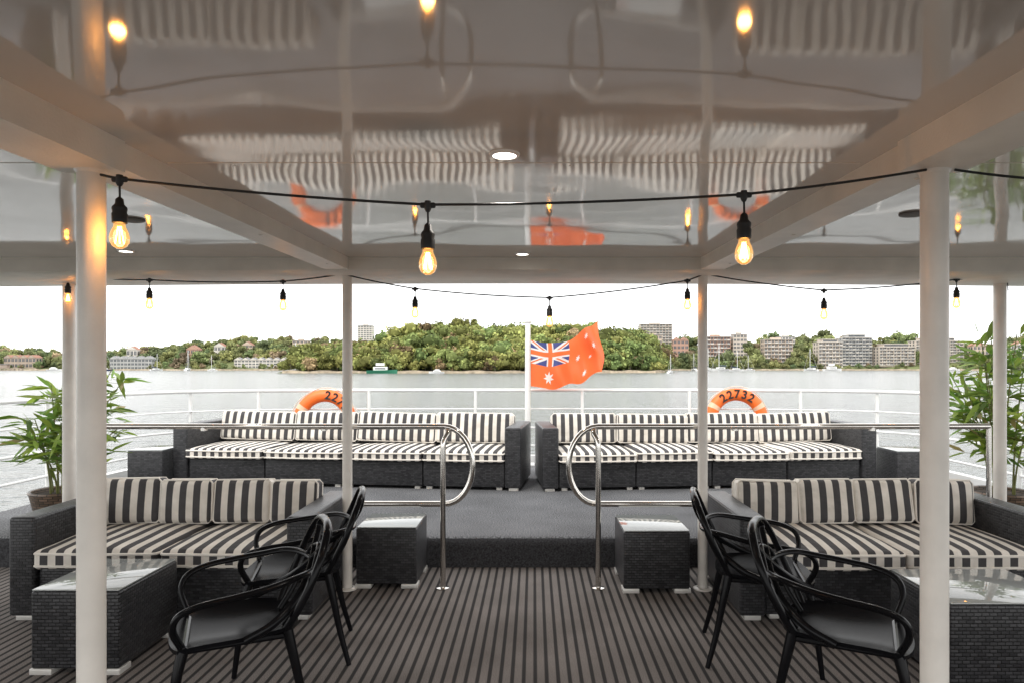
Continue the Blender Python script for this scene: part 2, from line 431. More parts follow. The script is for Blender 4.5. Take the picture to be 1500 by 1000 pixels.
def handrail(sg,x_in,x_out):
    b=B(); Y=4.72; zt=1.10; zb=0.565; rr=(zt-zb)/2
    pts=[(x_out,Y+0.02,zt),( (x_out+x_in)/2,Y,zt),(x_in+sg*0.12,Y,zt)]
    arc=[]
    for i in range(0,17):
        t=math.pi/2-math.pi*i/16
        arc.append((x_in-sg*rr*0.75*math.cos(t),Y-0.03*math.sin(math.pi*i/16),(zt+zb)/2+rr*math.sin(t)))
    pts+=arc+[(x_in+sg*0.15,Y,zb),(x_in+sg*0.68,Y,zb)]
    b.tube(pts,0.0205,'chrome',14)
    ux=x_in
    up=catmull([(ux,Y-0.06,0),(ux,Y-0.06,0.5),(ux,Y-0.06,0.9),(ux-sg*0.005,Y-0.055,1.0),(ux-sg*0.03,Y-0.03,1.06),(ux-sg*0.02,Y,zt-0.01)],6)
    b.tube(up,0.019,'chrome',14)
    b.lathe([(0.045,0),(0.045,0.008),(0.018,0.012)],(ux,Y-0.06,0),'chrome',20)
    b.tube([(x_out,Y+0.02,0),(x_out,Y+0.02,zt)],0.0165,'chrome',12)
    for t in (0.35,0.7):
        xx=x_in+(x_out-x_in)*t
        b.tube([(xx,Y+0.01,zt),(xx,Y+0.01,zt-0.03)],0.022,'chrome',12)
    b.obj('chrome_handrail')
handrail(-1,-0.62,-3.0); handrail(1,0.44,3.16)

# ------------------------------------------------------------------ sofas
def sofa(name,loc,rz,W,depth,nmod,arm_h=0.62,back_h=0.60,seat=0.42,cush_top=0.72,arm=0.155,sd=0,per=2):
    rnd=random.Random(sd); b=B()
    b.rbox(0,arm,0,depth,0.03,arm_h,'wicker',0.02,2); b.rbox(W-arm,W,0,depth,0.03,arm_h,'wicker',0.02,2)
    mw=(W-2*arm)/nmod; yb=depth-0.13
    for i in range(nmod):
        x0=arm+i*mw+0.004; x1=arm+(i+1)*mw-0.004
        b.rbox(x0,x1,0.03,depth-0.13,0.03,seat-0.11,'wicker',0.014,2)
        b.rbox(x0,x1,depth-0.12,depth,0.03,back_h,'wicker',0.02,2)
        off=(rnd.uniform(0,1),0); dzz=rnd.uniform(-0.008,0.010)
        fy=-0.035+rnd.uniform(-0.02,0.02)
        T0=b.T.copy(); b.T=T0@Matrix.Translation(((x0+x1)/2,0,0))@Matrix.Rotation(R(rnd.uniform(-0.8,0.8)),4,'Z')
        hx=(x1-x0)/2-0.003
        b.rbox(-hx,hx,fy,yb,seat-0.105,seat+dzz,'stripe',0.026,3,puff=0.024,div=10,uvmode='x',off=off,lump=0.007,ls=rnd.uniform(0,50))
        for zz in (seat-0.085,seat-0.02+dzz):
            b.tube([(-hx+0.009,yb-0.02,zz),(-hx,fy+0.03,zz),(-hx+0.009,fy+0.006,zz),(-hx+0.027,fy-0.002,zz),(0,fy-0.003,zz-0.003),(hx-0.027,fy-0.002,zz),(hx-0.009,fy+0.006,zz),(hx,fy+0.03,zz),(hx-0.009,yb-0.02,zz)],0.0085,'piping',6)
        b.T=T0
        for xx in (x0+0.06,x1-0.06):
            for yy in (0.08,depth-0.2): b.rbox(xx-0.03,xx+0.03,yy-0.03,yy+0.03,0,0.032,'feet',0.004)
    nbk=nmod*per; tot=W-2*arm; ws=[rnd.uniform(0.85,1.15) for _ in range(nbk)]; sw=sum(ws); xc=arm
    for i in range(nbk):
        cw=tot*ws[i]/sw; cx=xc+cw/2; xc+=cw
        T0=b.T.copy()
        b.T=T0@Matrix.Translation((cx,yb-0.02+rnd.uniform(-0.02,0.01),seat+0.010))@Matrix.Rotation(R(-9+rnd.uniform(-3,3)),4,'X')@Matrix.Rotation(R(rnd.uniform(-1.6,1.6)),4,'Y')@Matrix.Rotation(R(rnd.uniform(-2.5,2.5)),4,'Z')
        w2=cw/2-0.001; hh=cush_top-seat+rnd.uniform(-0.008,0.008)
        b.rbox(-w2,w2,-0.14,0.0,0,hh,'stripe',0.034,3,div=7,uvmode='x',off=(rnd.uniform(0,1),0),pufff=0.020,lump=0.007,ls=rnd.uniform(0,50))
        for yy in (-0.122,-0.02):
            r_=0.022
            loop=[(-w2+r_,yy,0.004),(w2-r_,yy,0.004),(w2-0.003,yy,r_),(w2-0.003,yy,hh-r_),(w2-r_,yy,hh-0.001),(0,yy,hh-0.001),(-w2+r_,yy,hh-0.001),(-w2+0.003,yy,hh-r_),(-w2+0.003,yy,r_)]
            b.tube(loop,0.0075,'piping',6,closed=True)
        b.T=T0
    for xx in (0.08,W-0.08):
        for yy in (0.06,depth-0.06): b.rbox(xx-0.05,xx+0.05,yy-0.04,yy+0.04,0,0.032,'feet',0.004)
    return b.obj(name,loc,rz)
sofa('striped_wicker_sofa',(-3.12,4.05,0),R(0.4),1.80,0.88,2,sd=1,cush_top=0.715)
sofa('striped_wicker_sofa',(1.225,4.05,0),R(-0.4),1.92,0.88,2,sd=2,cush_top=0.710)
WL=3.86
a1=math.atan2(0.42,3.82)
sofa('striped_wicker_sofa',(-0.135-WL*math.cos(a1),7.08+WL*math.sin(a1),0.22),-a1,WL,0.92,4,arm_h=0.66,seat=0.40,cush_top=0.73,back_h=0.62,arm=0.17,sd=3,per=1)
a2=math.atan2(0.30,3.6)
sofa('striped_wicker_sofa',(0.09,7.05,0.22),a2,3.62,0.92,4,arm_h=0.66,seat=0.40,cush_top=0.73,back_h=0.62,arm=0.17,sd=4,per=1)

def wtable(name,x0,x1,y0,y1,z,h=0.42,rz=0):
    b=B(); w=(x1-x0);d=(y1-y0)
    b.rbox(0,w,0,d,0.028,h-0.012,'wicker',0.012,2)
    b.rbox(0.004,w-0.004,0.004,d-0.004,h-0.010,h-0.002,'glass_top',0.003,1)
    for xx in (0.05,w-0.05):
        for yy in (0.045,d-0.045): b.rbox(xx-0.055,xx+0.055,yy-0.05,yy+0.05,0,0.03,'feet',0.004)
    b.obj(name,(x0,y0,z),rz)
wtable('wicker_side_table',-1.215,-0.80,4.66,5.11,0)
wtable('wicker_side_table',0.60,1.045,4.56,5.06,0)
wtable('wicker_coffee_table',-2.47,-2.035,3.35,3.90,0)
wtable('wicker_coffee_table',1.93,2.55,3.16,3.70,0)
wtable('wicker_side_table',-4.38,-4.00,7.35,7.80,0.22,0.40)
wtable('wicker_side_table',3.86,4.3,7.25,7.7,0.22,0.40)

# ------------------------------------------------------------------ chairs
def chair_mesh():
    b=B(); k='chair'
    nu,nv=14,14; top=[];bot=[]
    for i in range(nu+1):
        for j in range(nv+1):
            u=-1+2*i/nu; v=-1+2*j/nv
            x=u*math.sqrt(1-v*v*0.32); y=v*math.sqrt(1-u*u*0.32)
            X=0.01+x*0.245; Y=y*(0.245+0.02*u)
            Z=0.455-0.030*(1-u*u)*(1-v*v)-0.022*max(0,u)**3+0.014*abs(v)**3
            top.append((X,Y,Z)); bot.append((X,Y,Z-0.016))
    vs=top+bot; o=len(top); fs=[]; w=nv+1
    for i in range(nu):
        for j in range(nv):
            q=(i*w+j,(i+1)*w+j,(i+1)*w+j+1,i*w+j+1); fs.append(q); fs.append(tuple(o+t for t in reversed(q)))
    for i in range(nu):
        for j in (0,nv):
            a=i*w+j;c=(i+1)*w+j; fs.append((a,o+a,o+c,c) if j==0 else (a,c,o+c,o+a))
    for j in range(nv):
        for i in (0,nu):
            a=i*w+j;c=i*w+j+1; fs.append((a,c,o+c,o+a) if i==0 else (a,o+a,o+c,c))
    b.add(vs,fs,'seat')
    for s in (-1,1):
        leg=catmull([(0.19,s*0.20,0.452),(0.215,s*0.225,0.34),(0.235,s*0.24,0.17),(0.255,s*0.25,0)],5)
        b.tube(leg,[0.022-0.010*i/(len(leg)-1) for i in range(len(leg))],k,12)
        leg=catmull([(-0.18,s*0.185,0.455),(-0.205,s*0.20,0.34),(-0.24,s*0.215,0.17),(-0.285,s*0.235,0)],5)
        b.tube(leg,[0.022-0.010*i/(len(leg)-1) for i in range(len(leg))],k,12)
        b.tube([(0.19,s*0.20,0.435),(-0.18,s*0.185,0.435)],0.013,k,8)
    b.tube([(0.19,-0.20,0.435),(0.19,0.20,0.435)],0.012,k,8)
    half=[(0.195,0.205,0.445),(0.225,0.245,0.53),(0.205,0.27,0.592),(0.13,0.285,0.625),(0.02,0.288,0.640),(-0.10,0.275,0.655),(-0.21,0.235,0.672),(-0.285,0.135,0.668)]
    A=half+[(-0.305,0.0,0.655)]+[(x,-y,z) for x,y,z in reversed(half)]
    C=catmull(A,6); b.tube(C,0.0128,k,10,flat=1.15)
    half=[(-0.17,0.185,0.45),(-0.215,0.225,0.54),(-0.262,0.243,0.64),(-0.305,0.225,0.74),(-0.335,0.16,0.815),(-0.348,0.08,0.84)]
    A=half+[(-0.352,0,0.842)]+[(x,-y,z) for x,y,z in reversed(half)]
    b.tube(catmull(A,6),0.0135,k,10,flat=1.25)
    for s in (-1,1):
        A=[(-0.02,s*0.245,0.455),(-0.12,s*0.235,0.50),(-0.215,s*0.165,0.565),(-0.275,s*0.06,0.64),(-0.31,-s*0.05,0.71),(-0.335,-s*0.12,0.77),(-0.345,-s*0.13,0.81),(-0.35,-s*0.07,0.838)]
        b.tube(catmull(A,6),0.0135,k,10,flat=1.3)
        A=[(-0.17,s*0.10,0.45),(-0.225,s*0.12,0.53),(-0.27,s*0.145,0.62),(-0.30,s*0.10,0.70),(-0.32,s*0.02,0.735),(-0.322,0,0.738)]
        b.tube(catmull(A,6),0.012,k,10)
    return b
cb=chair_mesh()
c0=cb.obj('black_armchair',(-1.23,2.84,0),R(180+24))
inst(c0,'black_armchair',(-1.27,3.62,0),R(180+14))
inst(c0,'black_armchair',(1.27,2.80,0),R(-26))
inst(c0,'black_armchair',(1.20,3.60,0),R(-12))
inst(c0,'black_armchair',(-2.95,3.05,0),R(20))

# ------------------------------------------------------------------ string lights
def bulb_parts(b,x,y,z):
    b.rbox(x-0.022,x+0.022,y-0.006,y+0.006,z-0.010,z+0.006,'black',0.005,2)
    b.lathe([(0.0001,0.012),(0.009,0.010),(0.010,-0.012),(0.006,-0.02)],(x,y,z),'black',12)
    b.tube([(x,y,z-0.01),(x+0.001,y,z-0.06)],0.0032,'black',6)
    b.lathe([(0.004,-0.052),(0.010,-0.058),(0.012,-0.072),(0.019,-0.08),(0.020,-0.085),(0.018,-0.095),(0.0205,-0.10),(0.0195,-0.125),(0.015,-0.127)],(x,y,z),'black',18)
    b.lathe([(0.0135,-0.122),(0.0155,-0.135),(0.022,-0.150),(0.0255,-0.165),(0.0245,-0.178),(0.018,-0.190),(0.008,-0.197),(0.0001,-0.198)],(x,y,z),'bulb',20)
    for i in range(6):
        a=2*math.pi*i/6
        b.tube([(x+0.004*math.cos(a),y+0.004*math.sin(a),z-0.135),(x+0.012*math.cos(a),y+0.012*math.sin(a),z-0.182)],0.0015,'filament',5)
def cable(b,pts,r,sag):
    P=[]
    for i in range(len(pts)-1):
        a=Vector(pts[i]);c=Vector(pts[i+1]); l=(c-a).length
        for j in range(10):
            t=j/10; p=a.lerp(c,t); p.z-=sag*l*4*t*(1-t); P.append(p)
    P.append(Vector(pts[-1])); b.tube(P,r,'black',6)
b=B()
near=[(-1.225,1.93,2.052),(-1.165,1.92,2.038),(-0.298,1.92,1.965),(0.591,1.92,1.994),(1.11,1.93,2.066)]
cable(b,near,0.0038,0.008)
cable(b,[(1.19,1.93,2.066),(1.38,1.92,2.04),(2.3,1.92,1.97),(3.36,1.93,2.06)],0.0038,0.008)
for p in near[1:4]: bulb_parts(b,*p)
bulb_parts(b,2.3,1.92,1.97)
so_=b.obj('string_lights')
for p in near[1:4]: lamp('bulb_lamp',(p[0],p[1],p[2]-0.16),1.0,(1,0.6,0.25),0.02,'POINT',so_)
b=B()
far=[(-3.37,4.93,2.17),(-2.59,4.6,2.095),(-1.69,4.6,2.085),(-1.29,4.61,2.135),(-0.80,4.6,2.035),(0.106,4.6,1.975),(1.035,4.6,2.09),(1.15,4.61,2.135),(1.955,4.6,2.025),(2.91,4.7,2.11),(3.37,4.93,2.18)]
cable(b,far,0.0045,0.012)
for i in (1,2,4,5,6,8,9): bulb_parts(b,*far[i])
b.tube([(3.36,4.9,2.18),(3.40,4.9,2.12),(3.39,4.88,2.05)],0.004,'black',6)
bulb_parts(b,-3.33,4.88,2.16)
b.obj('string_lights')

# ------------------------------------------------------------------ life rings
def lifering(loc,rotdeg):
    b=B(); Rm=0.335; rm=0.082; n=72; m=18; vs=[];fs=[]
    for i in range(n):
        a=2*math.pi*i/n
        for j in range(m):
            t=2*math.pi*j/m; rr=Rm+rm*math.cos(t)
            vs.append((rr*math.cos(a),0.75*rm*math.sin(t),rr*math.sin(a)))
    f1=[];f2=[]
    for i in range(n):
        ang=(i+0.5)*5
        band=any(abs(((ang-c+180)%360)-180)<6 for c in (30,150,210,330))
        for j in range(m):
            q=(i*m+j,i*m+(j+1)%m,((i+1)%n)*m+(j+1)%m,((i+1)%n)*m+j)
            (f2 if band else f1).append(q)
    b.add(vs,f1,'ring'); b.add(vs,f2,'band')
    P=[]
    for i in range(96):
        a=2*math.pi*i/96; rr=Rm+rm+0.008+0.018*abs(math.sin(2*(a-R(30)))) ; P.append((rr*math.cos(a),0,rr*math.sin(a)))
    b.tube(P,0.007,'rope',6,closed=True)
    o=b.obj('life_ring',loc); o.rotation_euler=(R(-6),0,0)
    for i,ch in enumerate('22732'):
        a=R(90+rotdeg+ (2-i)*16.5)
        cu=bpy.data.curves.new('ring_digit','FONT'); cu.body=ch; cu.size=0.155; cu.align_x='CENTER'; cu.align_y='CENTER'; cu.extrude=0.006; cu.offset=0.003
        t=bpy.data.objects.new('ring_digit',cu); scene.collection.objects.link(t)
        bpy.context.view_layer.update()
        dg=bpy.context.evaluated_depsgraph_get(); me=bpy.data.meshes.new_from_object(t.evaluated_get(dg)); bpy.data.objects.remove(t)
        me.materials.clear(); me.materials.append(M['ink'])
        t=bpy.data.objects.new('ring_digit',me); scene.collection.objects.link(t); t.parent=o
        t.matrix_local=Matrix.Translation((Rm*math.cos(a),-0.75*rm+0.002,Rm*math.sin(a)))@Matrix.Rotation(-(a-R(90)),4,'Y')@Matrix.Rotation(R(90),4,'X')
lifering((2.68,9.02,0.815),0)
lifering((-2.76,9.0,0.80),-42)

# ------------------------------------------------------------------ flag pole + flag
b=B(); b.tube([(0,0,0.0),(0,0,1.86)],[0.04,0.032],'white',14); b.lathe([(0.032,1.86),(0.045,1.875),(0.04,1.9),(0.0001,1.915)],(0,0,0),'white',16)
b.rbox(-0.09,0.09,-0.09,0.09,0,0.03,'white',0.01)
pole=b.obj('flag_pole',(-0.08,8.95,0.22))
nx,nz=250,130; Wf,Hf=1.05,0.60
def flagpos(s,t):
    x=Wf*s*0.93; z=(t-1)*Hf*(1-0.10*s)
    z+=-0.055*math.sin(s*4.2)+0.28*max(0,s-0.25)**1.4*(0.25+0.75*t)*1.3
    z-=0.10*max(0,s-0.85)*(1+t)
    x-=0.05*math.sin(t*5+1)*s
    x+=-0.30*max(0,s-0.62)*t+0.10*math.sin(t*7-0.5)*max(0,s-0.5)
    y=0.13*math.sin(s*11+t*2.8)*s**0.5+0.06*math.sin(s*24+t*6)*s+0.035*math.sin(t*9+s*5)*s
    z+=0.030*math.sin(s*16+t*3)*s+0.045*s*s*math.sin(s*13+1)*(1-t)
    return (x,y,z)
def star(px,py,cx,cy,r,n,inner=0.45):
    dx,dy=px-cx,py-cy; d=math.hypot(dx,dy)
    if d>r: return False
    a=(math.atan2(dx,dy))%(2*math.pi/n); a=abs(a-math.pi/n)
    a=math.pi/n-a
    tx,ty=r,0; ix,iy=r*inner*math.cos(math.pi/n),r*inner*math.sin(math.pi/n)
    x,y=d*math.cos(a),d*math.sin(a)
    return ((ix-tx)*(y-ty)-(iy-ty)*(x-tx))>=0
RED=(0.92,0.19,0.055);WH=(0.85,0.82,0.78);BL=(0.07,0.09,0.26)
def flagcol(s,t):
    px,py=s*2,t
    if s<0.5 and t>0.5:
        x,y=px-0.5,(py-0.75); hw,hh=0.5,0.25
        if abs(y)<0.05 or abs(x)<0.05: return RED
        if abs(y)<0.085 or abs(x)<0.085: return WH
        for sg in (1,-1):
            d=(x*hh-sg*y*hw)/math.hypot(hw,hh)
            side=1 if x>0 else -1
            dd=d*side*sg
            if -0.005<dd<0.026: return RED
            if abs(d)<0.05: return WH
        return BL
    if star(px,py,0.5,0.25,0.15,7): return WH
    for cx,cy,r in ((1.5,0.17,0.07),(1.25,0.55,0.07),(1.5,0.83,0.07),(1.72,0.60,0.07),(1.6,0.42,0.04)):
        if star(px,py,cx,cy,r,7): return WH
    return RED
V=[flagpos(i/nx,j/nz) for i in range(nx+1) for j in range(nz+1)]
F=[(i*(nz+1)+j,(i+1)*(nz+1)+j,(i+1)*(nz+1)+j+1,i*(nz+1)+j+1) for i in range(nx) for j in range(nz)]
me=bpy.data.meshes.new('red_ensign_flag'); me.from_pydata(V,[],F); me.materials.append(M['flag'])
ca=me.color_attributes.new('Col','FLOAT_COLOR','CORNER'); cols=[]
for i in range(nx):
    for j in range(nz):
        c=flagcol((i+.5)/nx,(j+.5)/nz); cols+=[*c,1]*4
ca.data.foreach_set('color',cols); me.polygons.foreach_set('use_smooth',[True]*len(F))
o=bpy.data.objects.new('red_ensign_flag',me); o.location=(-0.04,8.95,1.86); scene.collection.objects.link(o)
b=B(); b.tube([(-0.045,8.90,0.5),(-0.045,8.91,2.1)],0.003,'rope',5); b.obj('flag_halyard')

# ------------------------------------------------------------------ bamboo plants
def plant(loc,height,spread,seed,lean=0,ns=13,nq=24):
    rnd=random.Random(seed); b=B()
    b.lathe([(0.16,0),(0.18,0.02),(0.235,0.27),(0.245,0.285),(0.235,0.30),(0.22,0.295),(0.215,0.27)],(0,0,0),'basket',32)
    b.lathe([(0.0001,0.27),(0.22,0.27)],(0,0,0),'soil',20)
    leaves=[]
    for i in range(ns):
        a=rnd.uniform(0,2*math.pi); r0=rnd.uniform(0.02,0.12); hh=height*rnd.uniform(0.5,1.0)
        ox,oy=math.cos(a),math.sin(a)
        sp=spread*rnd.uniform(0.2,1.0)
        P=[Vector((ox*(r0+sp*t**1.8)+lean*t*t,oy*(r0+sp*t**1.8),0.27+(hh-0.27)*t)) for t in [q/8 for q in range(9)]]
        b.tube(P,[0.009*(1-0.6*q/8) for q in range(9)],'stem',6)
        for q in range(nq):
            t=rnd.uniform(0.22,1)**0.75; k=t*8; i0=min(7,int(k)); p=P[i0].lerp(P[i0+1],k-i0)
            an=rnd.uniform(0,2*math.pi); d=Vector((math.cos(an),math.sin(an),rnd.uniform(-0.15,0.8))).normalized()
            ext=rnd.uniform(0.01,0.16)*(1.2-0.5*t); bp=p+d*ext
            if ext>0.05 and rnd.random()<0.5: b.tube([p,bp],0.0018,'stem',4)
            for w in range(rnd.choice((1,2,2,3))):
                leaves.append((bp,(d+Vector((rnd.uniform(-.8,.8),rnd.uniform(-.8,.8),rnd.uniform(-.5,.5)))).normalized(),rnd.uniform(0.12,0.24)))
    pot=b.obj('potted_bamboo',loc)
    V=[];F=[];C=[]
    for p,d,l in leaves:
        sd=d.cross(Vector((rnd.uniform(-.9,.9),rnd.uniform(-.9,.9),1))).normalized()*l*0.10
        dr=Vector((0,0,-1))
        pts=[p,p+d*l*0.3+sd,p+d*l*0.3-sd,p+d*l*0.65+sd*0.8+dr*l*0.06,p+d*l*0.65-sd*0.8+dr*l*0.06,p+d*l+dr*l*0.15]
        o0=len(V); V+=[tuple(x) for x in pts]
        F+=[(o0,o0+1,o0+2),(o0+1,o0+3,o0+4,o0+2),(o0+3,o0+5,o0+4)]
        g=rnd.uniform(0.6,1.7); yv=rnd.uniform(0,1)
        c=((0.15+0.12*yv)*g,(0.28+0.06*yv)*g,0.055*g)
        if rnd.random()<0.05: c=(0.36,0.29,0.11)
        C+= [*c,1]*10
    me=bpy.data.meshes.new('leaves'); me.from_pydata(V,[],F); me.materials.append(M['leaf'])
    ca=me.color_attributes.new('Col','FLOAT_COLOR','CORNER'); ca.data.foreach_set('color',C)
    o=bpy.data.objects.new('leaves',me); scene.collection.objects.link(o); o.parent=pot
plant((-3.82,5.55,0.22),1.32,0.32,3,0.13,13,25)
plant((3.76,5.50,0.22),1.62,0.34,5,-0.04,13,26)

# ------------------------------------------------------------------ water, land
WZ=-2.5
b=B(); S=9000
b.add([(-S,-S,WZ),(S,-S,WZ),(S,S,WZ),(-S,S,WZ)],[(0,1,2,3)],'water'); b.obj('harbour_water')
def sm(a,b_,x):
    t=np.clip((x-a)/(b_-a),0,1); return t*t*(3-2*t)
def head(x): return sm(-225,-165,x)*(1-sm(80,160,x))
def shore(x): return 820-365*head(x)+12*np.sin(x*0.021)+5*np.sin(x*0.09+1)
def hill(x):
    h=head(x)
    hh=6+15*sm(-185,-60,x)*(1-sm(75,135,x))+2*np.sin(x*0.06)
    hs=np.where(x<-150,22+6*np.sin(x*0.013)-8*sm(-450,-600,x),24+5*np.sin(x*0.017+1))
    return h*hh+(1-h)*hs
def land(x,y):
    d=y-shore(x); return WZ-1.5+2.6*sm(-2,2,d)+hill(x)*sm(6,130,d)
nxg,nyg=340,110
xs=np.linspace(-1500,1700,nxg); ys=np.concatenate([np.linspace(425,1000,80),np.linspace(1015,2600,30)])
X,Y=np.meshgrid(xs,ys); Z=land(X,Y)
Vg=np.stack([X,Y,Z],-1).reshape(-1,3)
ii,jj=np.meshgrid(np.arange(nyg-1),np.arange(nxg-1),indexing='ij'); a=(ii*nxg+jj).ravel()
Fg=np.stack([a,a+1,a+nxg+1,a+nxg],1)
def quadmesh(name,V,F,matr,cols=None,smooth=False,objname=None):
    me=bpy.data.meshes.new(name); me.vertices.add(len(V)); me.vertices.foreach_set('co',V.astype(np.float32).ravel())
    me.loops.add(F.size); me.loops.foreach_set('vertex_index',F.astype(np.int32).ravel())
    me.polygons.add(len(F)); me.polygons.foreach_set('loop_start',np.arange(0,F.size,4,dtype=np.int32))
    me.update(calc_edges=True); me.materials.append(matr)
    if cols is not None:
        ca=me.color_attributes.new('Col','FLOAT_COLOR','CORNER')
        c=np.repeat(np.concatenate([cols,np.ones((len(cols),1))],1),4,axis=0).astype(np.float32); ca.data.foreach_set('color',c.ravel())
    if smooth: me.polygons.foreach_set('use_smooth',[True]*len(F))
    me.validate()
    o=bpy.data.objects.new(name,me); scene.collection.objects.link(o); return o
quadmesh('far_shore_ground',Vg,Fg,M['land'],smooth=True)
b=B(); xx=np.arange(-900,1000,6.0); vs=[];fs=[]
for i,x in enumerate(xx):
    y=float(shore(x))-1.0; h=1.4+0.4*math.sin(x*0.3)+0.3*random.random()
    vs+=[(x,y-1.5,WZ-0.5),(x,y-0.3,WZ+h),(x,y+5,WZ+h+0.1)]
for i in range(len(xx)-1):
    for j in (0,1): fs.append((3*i+j,3*i+3+j,3*i+4+j,3*i+1+j))
b.add(vs,fs,'rock'); b.obj('stone_seawall')

# ------------------------------------------------------------------ buildings
M['glassdark']=simple('window_glass',(0.08,0.09,0.10),0.15,var=0.3,scale=0.3)
cols={'w1':(0.62,0.58,0.53),'w2':(0.40,0.32,0.26),'w3':(0.56,0.45,0.36),'w4':(0.46,0.28,0.21),'w5':(0.38,0.38,0.37),'roofr':(0.34,0.17,0.12),'roofg':(0.26,0.26,0.26),'w6':(0.56,0.49,0.42)}
for k,c in cols.items(): M[k]=simple('facade_'+k,c,0.8,var=0.12,scale=0.15)
blds=[]
def building(name,u,Y,w,d,top,floors,wk,rk='roofg',style='flat',balc=False,base=None,step=0,clear=0):
    g=float(land(np.array(u),np.array(Y+d/2)))-3 if base is None else base
    b=B(); h=top-g; fh=(h-2)/floors
    blds.append((u,Y,w,d,clear))
    nb=max(2,int(w/4.2)); bw=w/nb
    b.box(-w/2,w/2,0,d,0,h,wk)
    for f in range(floors):
        z0=2+f*fh
        for i in range(nb):
            x0=-w/2+i*bw
            b.box(x0+bw*0.16,x0+bw*0.84,-0.12,0.1,z0+fh*0.25,z0+fh*0.82,'glassdark')
            b.box(x0+bw*0.47,x0+bw*0.53,-0.2,0.0,z0+fh*0.25,z0+fh*0.82,wk)
        for yy in (d*0.25,d*0.65):
            for sx in (-1,1):
                xx=sx*w/2; b.box(min(xx,xx+sx*0.12),max(xx,xx+sx*0.12),yy-1.2,yy+1.2,z0+fh*0.25,z0+fh*0.8,'glassdark')
        if balc:
            b.box(-w/2,w/2,-1.8,0,z0+fh*0.02,z0+fh*0.10,'w1')
            for i in range(nb):
                if (i+f)%3!=1: b.box(-w/2+i*bw+0.3,-w/2+(i+1)*bw-0.3,-1.85,-1.75,z0+fh*0.1,z0+fh*0.36,'w5' if (i*7+f)%2 else 'w1')
            for i in range(0,nb+1,2): b.box(-w/2+i*bw-0.2,-w/2+i*bw+0.2,-1.8,0,z0,z0+fh,wk)
    if style=='flat':
        b.box(-w/2-0.5,w/2+0.5,-2.0 if balc else -0.5,d+0.5,h,h+0.6,'roofg' if not balc else 'w1')
        b.box(-w*0.2,w*0.15,d*0.3,d*0.7,h+0.6,h+3,wk)
        if step: b.box(-w/2+step,w/2-step,1,d-1,h+0.6,h+3.8,wk); b.box(-w/2+step+1,w/2-step-1,0.8,1.2,h+1.2,h+3.0,'glassdark'); b.box(-w/2+step-1,w/2-step+1,0,d,h+3.8,h+4.3,'w1')
    else:
        ng=max(1,int(w/9)); gw=w/ng
        for i in range(ng):
            x0=-w/2+i*gw-0.3; x1=x0+gw+0.2; rz=h+gw*0.33
            vs=[(x0,-0.6,h),(x1,-0.6,h),((x0+x1)/2,-0.6,rz),(x0,d+.6,h),(x1,d+.6,h),((x0+x1)/2,d+.6,rz)]
            b.add(vs,[(0,1,2),(3,5,4),(0,3,4,1)],wk); 
            vs2=[(x,y,z+0.15) for x,y,z in vs]
            b.add(vs2,[(0,2,5,3),(1,4,5,2)],rk)
            b.box((x0+x1)/2-0.4,(x0+x1)/2+0.4,d*0.6,d*0.6+0.8,rz-1.5,rz+1.2,'w2')
    b.obj(name,(u,Y,g))
building('terrace_houses',-497,842,52,10,11.5,3,'w5','roofg','gable',clear=1)
building('terrace_houses',-335,838,66,10,10,3,'w1','roofg','gable',clear=1)
building('boathouse',-640,850,40,12,13,2,'w2','roofr','gable',clear=1)
building('apartment_building',-595,900,22,12,25,4,'w4')
building('apartment_building',-640,960,26,12,36,5,'w2')
building('brick_house',-560,880,16,10,18,2,'w3','roofr','gable')
building('brick_house',-530,900,14,10,24,2,'w1','roofr','gable')
building('brick_house',-440,880,16,10,24,2,'w4','roofr','gable')
building('brick_house',-410,890,14,10,28,2,'w1','roofr','gable')
building('brick_house',-380,905,14,10,30,2,'w3','roofr','gable')
building('brick_house',-285,870,16,10,24,3,'w6','roofr','gable')
building('apartment_building',-310,905,20,12,36,4,'w3')
building('apartment_tower',-250,1010,21,15,62,14,'w1')
building('apartment_tower',172,960,44,16,61,12,'w6','roofg','flat',True)
building('apartment_building',158,900,22,12,43,5,'w3')
building('brick_house',190,882,20,10,36,4,'w4','roofr','gable')
building('apartment_building',236,880,34,14,40,6,'w4','roofg','flat',True)
building('apartment_building',266,880,18,12,43,7,'w6')
building('apartment_building',312,872,36,14,36,6,'w3','roofg','flat',True)
building('apartment_building',345,930,22,12,42,5,'w1')
building('modern_apartment_block',372,856,30,18,32,7,'w6','roofg','flat',True,step=5,clear=1)
building('modern_apartment_block',408,862,38,18,38,9,'w5','roofg','flat',True,step=8,clear=1)
building('modern_apartment_block',452,850,44,18,26,6,'w6','roofg','flat',True,step=6,clear=1)
building('modern_apartment_block',512,862,60,18,34,8,'w6','roofg','flat',True,step=10,clear=1)
building('brick_house',570,870,20,12,28,4,'w3','roofr','gable')
building('brick_house',635,880,24,12,30,4,'w1','roofr','gable')

